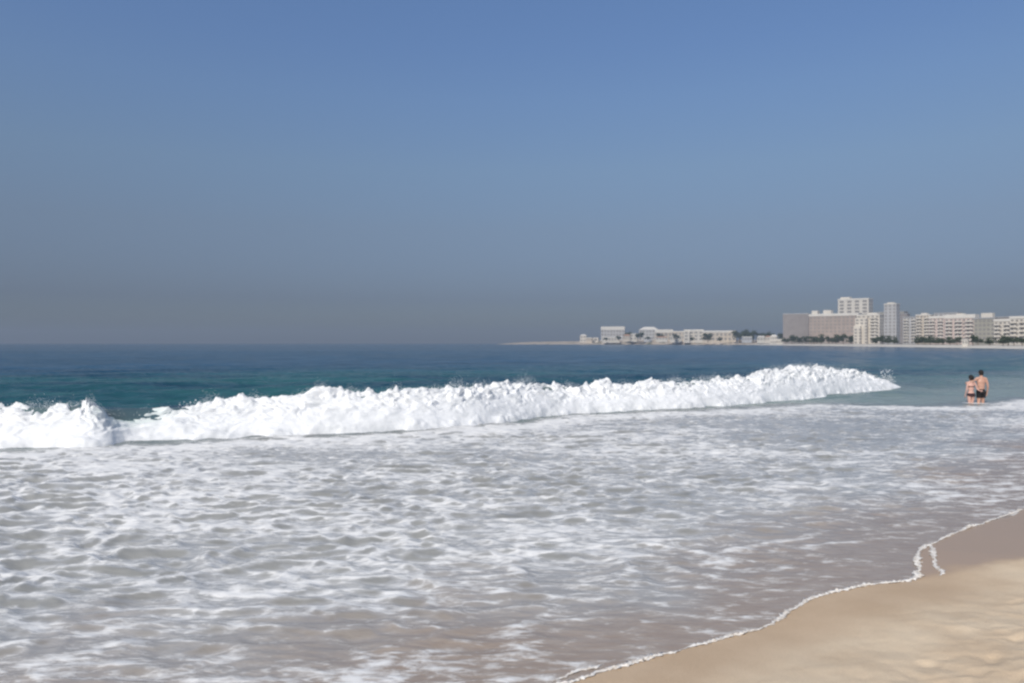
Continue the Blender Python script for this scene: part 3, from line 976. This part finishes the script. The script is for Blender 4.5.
building('house', 'small tan house between the tiny white shed and the lone white house', 586, 593, 337.5, 1270, 'beige', 1, 3, 0.7, rz=-0.3, zbase=5.5, roofh=1, side_cols=1, cat='house', **hb)
building('house', 'small pale house with a tiled roof left of the small square white house', 623, 631, 334.5, 1190, 'beige', 2, 3, 0.7, rz=-0.3, zbase=8, roofh=2, hip=True, roof='rooftile', side_cols=1, cat='house', **hb)
building('house', 'small grey house in front of the pale grey building with a wide roof', 644, 652, 336.5, 1160, 'grey', 1, 3, 0.6, rz=-0.3, zbase=7, roofh=1, side_cols=1, cat='house', **hb)
building('house', 'cream tiled house below the white-roofed building over dark openings', 656, 668, 336.5, 1150, 'cream', 1, 4, 0.5, rz=-0.3, zbase=7, roofh=1.5, hip=True, roof='rooftile', side_cols=1, cat='house', **hb)
building('fort_building', 'pale building just left of the tall narrow white building', 671, 686, 331, 1185, 'beige', 2, 4, 0.5, rz=-0.3, zbase=8, roofh=1.5, roof='roofwhite', **hb)
building('house', 'low grey house among the trees right of the long low pale building', 742, 752, 336.5, 1050, 'grey', 1, 4, 0.5, rz=-0.3, zbase=5.5, roofh=1, side_cols=1, cat='house', **hb)
building('house', 'pale house with a tiled roof just left of the small white pavilion on the beach', 765, 772, 336, 1010, 'cream', 1, 3, 0.6, rz=-0.3, zbase=5, roofh=1.2, hip=True, roof='rooftile', side_cols=1, cat='house', **hb)
building('apartment_block', 'pale block filling the row behind the slim grey tower', 878, 908, 311.5, 800, 'olive', 9, 6, 0.4, roof='roofgrey')


# ------------------------------------------------------------------ trees of the promenade and headland
def leaf_material(name, a, b):
    t = NT(name)
    n = t.noise(t.pos(), 1.2, 3)
    c = t.mix(t.step(n, 0.35, 0.65), a, b)
    t.p(Base_Color=c, Roughness=0.8)
    t.b.inputs['Specular IOR Level'].default_value = 0.2
    return t.m


M_LEAF = leaf_material('tree_leaves', (0.030, 0.050, 0.022), (0.075, 0.095, 0.045))
M_BARK = plain('tree_bark', (0.16, 0.12, 0.085), 0.95, 0.2, 2.0)


def tree_meshes(seed):
    """unit-ish tree: 5 m tall, crown about 5.5 m across"""
    r = random.Random(seed)
    bm = bmesh.new()
    clumps = []
    for _ in range(16):
        a = r.uniform(0, 2 * math.pi)
        d = r.uniform(0.3, 2.1)
        clumps.append((d * math.cos(a), d * math.sin(a), 2.7 + r.uniform(-1.3, 1.5) - 0.18 * d * d * 0.5, r.uniform(0.55, 1.05)))
    for (cx, cy, cz, cr_) in clumps:
        for _ in range(70):
            v = Vector((r.gauss(0, 1), r.gauss(0, 1), r.gauss(0, 0.8)))
            v = v.normalized() * cr_ * r.uniform(0.55, 1.05)
            p = Vector((cx, cy, cz)) + v
            n = (v.normalized() + Vector((r.uniform(-.6, .6), r.uniform(-.6, .6), r.uniform(-.2, .8)))).normalized()
            t1 = n.orthogonal().normalized()
            t1.rotate(Matrix.Rotation(r.uniform(0, 6.28), 3, n))
            t2 = n.cross(t1)
            s = r.uniform(0.14, 0.30)
            bm.faces.new([bm.verts.new(p + t1 * s), bm.verts.new(p + t2 * s * .6), bm.verts.new(p - t1 * s), bm.verts.new(p - t2 * s * .6)])
    crown = bpy.data.meshes.new('crown')
    bm.to_mesh(crown)
    bm.free()
    crown.materials.append(M_LEAF)
    bm = bmesh.new()
    def limb(a, b, r0, r1):
        d = (b - a).normalized()
        o = d.orthogonal().normalized()
        q = d.cross(o)
        ring = []
        for p, rr in ((a, r0), (b, r1)):
            ring.append([bm.verts.new(p + (o * math.cos(k * math.pi / 3) + q * math.sin(k * math.pi / 3)) * rr) for k in range(6)])
        for k in range(6):
            bm.faces.new([ring[0][k], ring[0][(k + 1) % 6], ring[1][(k + 1) % 6], ring[1][k]])
    top = Vector((r.uniform(-.2, .2), r.uniform(-.2, .2), 2.3))
    limb(Vector((0, 0, -0.4)), top, 0.20, 0.13)
    for (cx, cy, cz, cr_) in clumps[:7]:
        limb(top - Vector((0, 0, 0.15)), Vector((cx, cy, cz)), 0.09, 0.03)
    trunk = bm_mesh('trunk', bm)
    trunk.materials.append(M_BARK)
    return trunk, crown


TREES = [tree_meshes(100 + k) for k in range(4)]


def tree(label, px, Y, h, zbase=GZ, k=None, wide=1.0, group='trees along the far promenade'):
    tr, cr_ = TREES[rng.randrange(4) if k is None else k]
    root = link('tree', None, label=label, cat='tree', group=group)
    root.location = ((px - CX) * Y / F, Y, zbase)
    s = h / 5.0 * 1.15
    root.scale = (s * wide, s * wide, s)
    root.rotation_euler = (0, 0, rng.uniform(0, 6.28))
    link('trunk', tr, None, root)
    link('crown', cr_, None, root)


ORD = ['leftmost', 'second', 'third', 'fourth', 'fifth', 'sixth', 'seventh', 'eighth']


def tree_row(where, items):
    n = len(items)
    for i, (px, Y, h, wd) in enumerate(items):
        if n == 1:
            lab = f'single dark green tree {where}'
        elif i == n - 1:
            lab = f'dark green tree {where}, rightmost of the {n}'
        elif i == 0:
            lab = f'dark green tree {where}, leftmost of the {n}'
        else:
            lab = f'dark green tree {where}, {ORD[i]} from the left of {n}'
        tree(lab, px, Y, h, wide=wd)


tree_row('in front of the dim grey-brown block', [(786, 818, 7, 1.2), (792, 815, 9, 1.2), (799, 810, 8, 1.2), (806, 806, 9, 1.1)])
tree_row('in front of the long brown building', [(814, 730, 8, 1.2), (821, 722, 9, 1.1), (829, 715, 7, 1.2), (836, 705, 8.5, 1.1), (843, 695, 9, 1.1), (851, 680, 8, 1.2)])
tree_row('in front of the cream stepped block', [(876, 590, 5.5, 1.2), (882, 580, 6.5, 1.1)])
tree_row('in front of the slim grey tower', [(888, 575, 6.2, 1.2), (894, 560, 5.5, 1.2)])
tree_row('before the grey-white and beige blocks', [(918, 480, 4.8, 1.3), (924, 476, 5.6, 1.2), (930, 470, 5.2, 1.3), (936, 455, 4.2, 1.3)])
tree_row('in front of the pinkish blocks', [(943, 440, 3.8, 1.3), (950, 430, 4.2, 1.3), (957, 420, 4.0, 1.3)])
tree_row('in front of the olive grey block', [(973, 385, 4.8, 0.9), (978, 378, 3.4, 1.4), (990, 372, 3.6, 1.4)])
tree_row('in front of the pale cream block', [(1003, 352, 4.2, 1.1), (1008, 348, 4.4, 1.1), (1014, 345, 4.3, 1.0)])
tree_row('beside the white corner block', [(1022, 335, 3.6, 1.2), (1034, 325, 4.4, 1.2), (1050, 315, 4.4, 1.2)])
for i, (px, Y, h, zb) in enumerate([(628, 1215, 11, 7), (660, 1180, 8, 6.5), (708, 1100, 10, 4.5), (740, 1085, 14, 4.5), (747, 1075, 12, 4.5), (753, 1070, 11, 4.5), (762, 1075, 10, 4.5), (768, 1035, 9, 4.5), (781, 1000, 9, 4)]):
    h *= 1.35
    wh = ['beside the small square white house', 'before the white-roofed building over dark openings', 'at the left end of the long low pale building',
          'just right of the long low pale building', 'midway to the small white house among trees', 'just left of the small white house among trees',
          'behind the small white house among trees', 'just right of the small white house among trees', 'behind the small white pavilion'][i]
    tree(f'dark green headland tree {wh}', px, Y, h, zb, wide=1.15, group='trees on the headland')


for px, Y, h, zb, wh in [(606, 1215, 6, 6, 'at the left end of the low cream building'), (619, 1208, 7, 6.5, 'at the right end of the low cream building'),
                         (640, 1190, 11, 8, 'left of the pale grey building with a wide roof'), (648, 1150, 6, 7, 'in front of the small grey house'),
                         (676, 1140, 9, 7, 'beside the low white house at the foot of the slope'), (692, 1110, 6, 5.5, 'before the tall narrow white building'),
                         (720, 1095, 6, 5, 'before the middle of the long low pale building')]:
    tree(f'dark headland tree {wh}', px, Y, h, zb, wide=1.3, group='trees on the headland')


# ------------------------------------------------------------------ the two bathers
def skin_material(name, col):
    t = NT(name)
    n = t.noise(t.pos(), 6, 3)
    c = t.mix(t.step(n, 0.3, 0.7), tuple(v * 0.93 for v in col), tuple(v * 1.05 for v in col))
    t.p(Base_Color=c, Roughness=0.45)
    return t.m


def tube(bm, pts, radii, flat=1.0, seg=14):
    """closed tapered tube with round ends through the points"""
    pts = [Vector(p) for p in pts]
    prev = None
    rings = []
    for i, (p, rr) in enumerate(zip(pts, radii)):
        d = (pts[min(i + 1, len(pts) - 1)] - pts[max(0, i - 1)]).normalized()
        o = Vector((1, 0, 0)) if abs(d.x) < 0.9 else Vector((0, 1, 0))
        o = (o - d * o.dot(d)).normalized()
        q = d.cross(o)
        rings.append([p + (o * math.cos(k * 2 * math.pi / seg) + q * flat * math.sin(k * 2 * math.pi / seg)) * rr for k in range(seg)])
    vr = [[bm.verts.new(c) for c in r] for r in rings]
    for a, b in zip(vr[:-1], vr[1:]):
        for k in range(seg):
            bm.faces.new([a[k], a[(k + 1) % seg], b[(k + 1) % seg], b[k]])
    bm.faces.new(list(reversed(vr[0])))
    bm.faces.new(vr[-1])
    for p, rr in ((pts[0], radii[0]), (pts[-1], radii[-1])):
        ball(bm, p, (rr, rr * (0.5 + 0.5 * flat), rr))


def ball(bm, c, r, rot=None):
    ret = bmesh.ops.create_uvsphere(bm, u_segments=16, v_segments=10, radius=1.0)
    for v in ret['verts']:
        co = Vector((v.co.x * r[0], v.co.y * r[1], v.co.z * r[2]))
        if rot is not None:
            co.rotate(rot)
        v.co = co + Vector(c)


def hand(bm, wrist, direction, side, palm_n, s=1.0, curl=0.35):
    """palm, four unequal bent fingers and a thumb leaving the side of the palm"""
    d = Vector(direction).normalized()
    n = Vector(palm_n)
    n = (n - d * n.dot(d)).normalized()
    u = d.cross(n) * side                     # toward the thumb
    w = Vector(wrist)
    c = w + d * 0.045 * s
    for k in range(-1, 2):
        tube(bm, [w, c + u * 0.020 * k * s, w + d * 0.088 * s + u * 0.024 * k * s], [0.020 * s, 0.019 * s, 0.014 * s], 0.8, 8)
    for k, (off, ln) in enumerate(((0.032, 0.072), (0.011, 0.080), (-0.011, 0.074), (-0.032, 0.058))):
        a = w + d * 0.085 * s + u * off * s
        m = a + (d + n * curl * 0.5).normalized() * ln * 0.45 * s + u * off * 0.15
        m2 = m + (d + n * curl * 1.3).normalized() * ln * 0.3 * s
        e = m2 + (d + n * curl * 2.2).normalized() * ln * 0.25 * s
        tube(bm, [a - d * 0.02 * s, m, m2, e], [0.0095 * s, 0.0092 * s, 0.0085 * s, 0.0075 * s], 1, 8)
    t0 = w + d * 0.025 * s + u * 0.025 * s
    t1 = t0 + (d * 0.6 + u * 0.8 + n * 0.25).normalized() * 0.042 * s
    t2 = t1 + (d * 0.9 + u * 0.3 + n * 0.35).normalized() * 0.032 * s
    tube(bm, [t0, t1, t2], [0.013 * s, 0.0115 * s, 0.009 * s], 1, 8)


def remeshed(name, bm, voxel, smooth_it=6):
    me = bm_mesh(name, bm)
    o = bpy.data.objects.new(name, me)
    C.objects.link(o)
    m = o.modifiers.new('r', 'REMESH')
    m.mode = 'VOXEL'
    m.voxel_size = voxel
    sm = o.modifiers.new('s', 'SMOOTH')
    sm.factor = 0.5
    sm.iterations = smooth_it
    dg = bpy.context.evaluated_depsgraph_get()
    out = bpy.data.meshes.new_from_object(o.evaluated_get(dg))
    bpy.data.objects.remove(o)
    bpy.data.meshes.remove(me)
    out.name = name
    for p in out.polygons:
        p.use_smooth = True
    return out


def shell(name, body, keep, off):
    """a garment: the body's own faces where keep(centre) holds, lifted along the normals"""
    bm = bmesh.new()
    bm.from_mesh(body)
    bm.normal_update()
    kill = [f for f in bm.faces if not keep(f.calc_center_median())]
    bmesh.ops.delete(bm, geom=kill, context='FACES')
    for v in bm.verts:
        v.co += v.normal * off
    ret = bmesh.ops.solidify(bm, geom=bm.faces[:], thickness=off * 0.8)
    me = bpy.data.meshes.new(name)
    bm.to_mesh(me)
    bm.free()
    for p in me.polygons:
        p.use_smooth = True
    return me


def person(kind, label, loc, rz, H, skin, hairmat, clothes):
    """figure facing +Y (its back to the camera); x to the right"""
    k = H / 1.8
    man = kind == 'man'
    b = bmesh.new()
    sw = 0.195 if man else 0.172
    # head with jaw, nose, ears
    yaw = -0.10 if man else 0.15
    ball(b, (0, 0.012, 1.695), (0.076, 0.096, 0.108))
    ball(b, (0, 0.042, 1.632), (0.056, 0.062, 0.062))
    tube(b, [(0, 0.106, 1.705), (0, 0.122, 1.668)], [0.010, 0.016], 1, 8)
    tube(b, [(-0.022, 0.094, 1.630), (0.022, 0.094, 1.630)], [0.010, 0.010], 0.7, 8)
    for s in (-1, 1):
        ball(b, (s * 0.033, 0.084, 1.706), (0.016, 0.014, 0.011))
        ball(b, (s * 0.079, 0.005, 1.685), (0.010, 0.022, 0.033))
    tube(b, [(0, -0.012, 1.62), (0, -0.018, 1.53), (0, -0.02, 1.46)], [0.056, 0.058, 0.075] if man else [0.047, 0.049, 0.066])
    # trunk
    tw = 1.0 if man else 0.90
    tube(b, [(-sw, -0.01, 1.455), (-sw * .5, -0.015, 1.475), (0, -0.015, 1.485), (sw * .5, -0.015, 1.475), (sw, -0.01, 1.455)], [0.058, 0.062, 0.066, 0.062, 0.058] if man else [0.046, 0.05, 0.054, 0.05, 0.046])
    ball(b, (0, 0.0, 1.335), (0.178 * tw, 0.112 * tw, 0.165))
    ball(b, (0, -0.005, 1.20), (0.158 * tw, 0.102 * tw, 0.15))
    ball(b, (0, 0.0, 1.085), ((0.148 if man else 0.125), 0.098 * tw, 0.13))
    ball(b, (0, 0.0, 0.965), ((0.165 if man else 0.178), 0.112, 0.115))
    for s in (-1, 1):
        ball(b, (s * 0.078, -0.055, 0.915), (0.085, 0.085, 0.09))
        if not man:
            ball(b, (s * 0.075, 0.085, 1.31), (0.062, 0.062, 0.06))
    # legs, standing with the weight a little to one side
    for s in (-1, 1):
        fx = s * (0.12 if man else 0.09)
        fy = 0.06 * s
        tube(b, [(s * 0.088, 0, 0.93), (s * 0.098, 0.01 + fy * .3, 0.72), (fx * .95, 0.02 + fy * .7, 0.50)], [0.092, 0.080, 0.056] if man else [0.094, 0.078, 0.052])
        tube(b, [(fx * .95, 0.02 + fy * .7, 0.50), (fx, -0.012 + fy, 0.36), (fx, -0.01 + fy, 0.20), (fx, -0.005 + fy, 0.08)], [0.054, 0.056, 0.042, 0.034] if man else [0.05, 0.051, 0.037, 0.030])
        tube(b, [(fx, -0.03 + fy, 0.045), (fx * 1.05, 0.06 + fy, 0.04), (fx * 1.12, 0.15 + fy, 0.025)], [0.036, 0.038, 0.022], 0.8)
        for q in range(5):
            tx = fx * 1.10 + s * (q - 2) * 0.016
            tube(b, [(tx, 0.14 + fy, 0.022), (tx, 0.185 + fy - 0.008 * q, 0.016)], [0.012, 0.010 if q else 0.012], 1, 6)
    if man:
        # left arm round the companion's shoulders, right arm hanging a little bent
        L = [(-sw, -0.01, 1.445), (-0.30, -0.075, 1.40), (-0.41, -0.135, 1.375), (-0.50, -0.12, 1.35), (-0.575, -0.07, 1.325)]
        tube(b, L, [0.056, 0.050, 0.042, 0.037, 0.028])
        hand(b, L[-1], (-0.45, 0.75, -0.35), 1, (0.6, 0.35, -0.2), 1.0, 0.4)
        R = [(sw, -0.01, 1.445), (0.245, -0.02, 1.30), (0.268, -0.03, 1.15), (0.285, 0.02, 1.02), (0.292, 0.06, 0.90)]
        tube(b, R, [0.056, 0.050, 0.041, 0.038, 0.028])
        hand(b, R[-1], (0.0, 0.22, -1), 1, (-1, 0.1, -0.1), 1.0, 0.35)
    else:
        R = [(sw, -0.01, 1.445), (0.225, -0.06, 1.31), (0.235, -0.10, 1.19), (0.30, -0.14, 1.13), (0.37, -0.145, 1.11)]
        tube(b, R, [0.044, 0.039, 0.033, 0.031, 0.024])
        hand(b, R[-1], (0.95, 0.1, -0.1), -1, (0.0, 1, 0), 0.92, 0.2)
        L = [(-sw, -0.01, 1.445), (-0.205, -0.015, 1.30), (-0.225, -0.02, 1.16), (-0.235, 0.03, 1.03), (-0.235, 0.07, 0.925)]
        tube(b, L, [0.044, 0.039, 0.033, 0.030, 0.023])
        hand(b, L[-1], (0.0, 0.25, -1), -1, (1, 0.1, 0), 0.92, 0.35)
    for v in b.verts:
        if v.co.z > 1.56:                       # the head turns on the neck
            v.co = Matrix.Rotation(yaw, 3, 'Z') @ v.co
        v.co = Vector((v.co.x * 0.92, v.co.y, v.co.z)) * k
    body = remeshed('body', b, 0.0075, 4)
    root = link('person', None, label=label, cat='person', group='bathers standing in the shallows')
    root.location = loc
    root.rotation_euler = (0, 0, rz)
    link('body', body, skin, root)
    # hair
    hb_ = bmesh.new()
    if man:
        ball(hb_, (0, 0.004, 1.712), (0.086, 0.104, 0.106))
        ball(hb_, (0, -0.035, 1.660), (0.074, 0.062, 0.075))
    else:
        ball(hb_, (0, 0.004, 1.714), (0.089, 0.106, 0.108))
        ball(hb_, (0, -0.045, 1.650), (0.080, 0.066, 0.095))
        ball(hb_, (0, -0.115, 1.715), (0.046, 0.046, 0.046))
    for v in hb_.verts:
        v.co = Matrix.Rotation(yaw, 3, 'Z') @ v.co
        v.co *= k
    hm = remeshed('hair', hb_, 0.008, 2)
    bm = bmesh.new()
    bm.from_mesh(hm)
    kill = [f for f in bm.faces if (lambda c: (Matrix.Rotation(-yaw, 3, 'Z') @ c).y / k > 0.062 and c.z / k < 1.765)(f.calc_center_median())]
    bmesh.ops.delete(bm, geom=kill, context='FACES')
    for v in bm.verts:
        v.co += v.normal * 0.004 * math.sin(v.co.x * 420 + v.co.z * 60)
    bm.to_mesh(hm)
    bm.free()
    link('hair', hm, hairmat, root)
    for nm, keep, off, mat in clothes:
        link(nm, shell(nm, body, lambda c: keep(c / k), off), mat, root)


M_HAIR = plain('dark_hair', (0.018, 0.014, 0.012), 0.6, 0.2, 30)
M_BLACK = plain('black_swimwear', (0.016, 0.015, 0.016), 0.7, 0.2, 20)
M_DKRED = plain('dark_bikini', (0.05, 0.025, 0.03), 0.7, 0.2, 20)
PY_ = EYE * F / (403 - HY)
person('man', 'taller dark-haired person in black swim shorts standing in the shallows, right of a companion', ((981 - CX) * PY_ / F, PY_, -0.49), -0.05, 1.80,
       skin_material('tanned_skin', (0.58, 0.33, 0.235)), M_HAIR,
       [('swim_shorts', lambda c: 0.70 < c.z < 1.045 and abs(c.x) < 0.215, 0.016, M_BLACK)])
person('woman', 'shorter bare-backed person with hair tied up standing in the shallows, left of a companion', ((971 - CX) * (PY_ - .05) / F, PY_ - .05, -0.49), 0.06, 1.60,
       skin_material('fair_skin', (0.68, 0.40, 0.315)), M_HAIR,
       [('bikini_bottom', lambda c: 0.86 < c.z < 1.0 and abs(c.x) < 0.2 and c.z > 0.845 + 0.5 * max(0, abs(c.x) - 0.09), 0.006, M_DKRED),
        ('bikini_top', lambda c: 1.275 < c.z < 1.315 + 0.06 * max(0, min(1, c.y * 12)) and abs(c.x) < 0.17 and -0.16 < c.y < 0.16, 0.005, M_DKRED)])

# ------------------------------------------------------------------ sea air
HAZE = 0.00036
t = NT('haze_air')
t.n.remove(t.b)
pv = t.node('ShaderNodeVolumePrincipled')
pv.inputs['Color'].default_value = (0.45, 0.53, 0.65, 1)
pv.inputs['Density'].default_value = HAZE
pv.inputs['Anisotropy'].default_value = 0.0
t.l.new(pv.outputs['Volume'], t.n['Material Output'].inputs['Volume'])
link('haze', box_mesh('haze', -9600, 9600, -60, 4400, -4.6, 75), t.m, kind='stuff', label='thin sea haze hanging in the air over the whole bay', cat='haze')
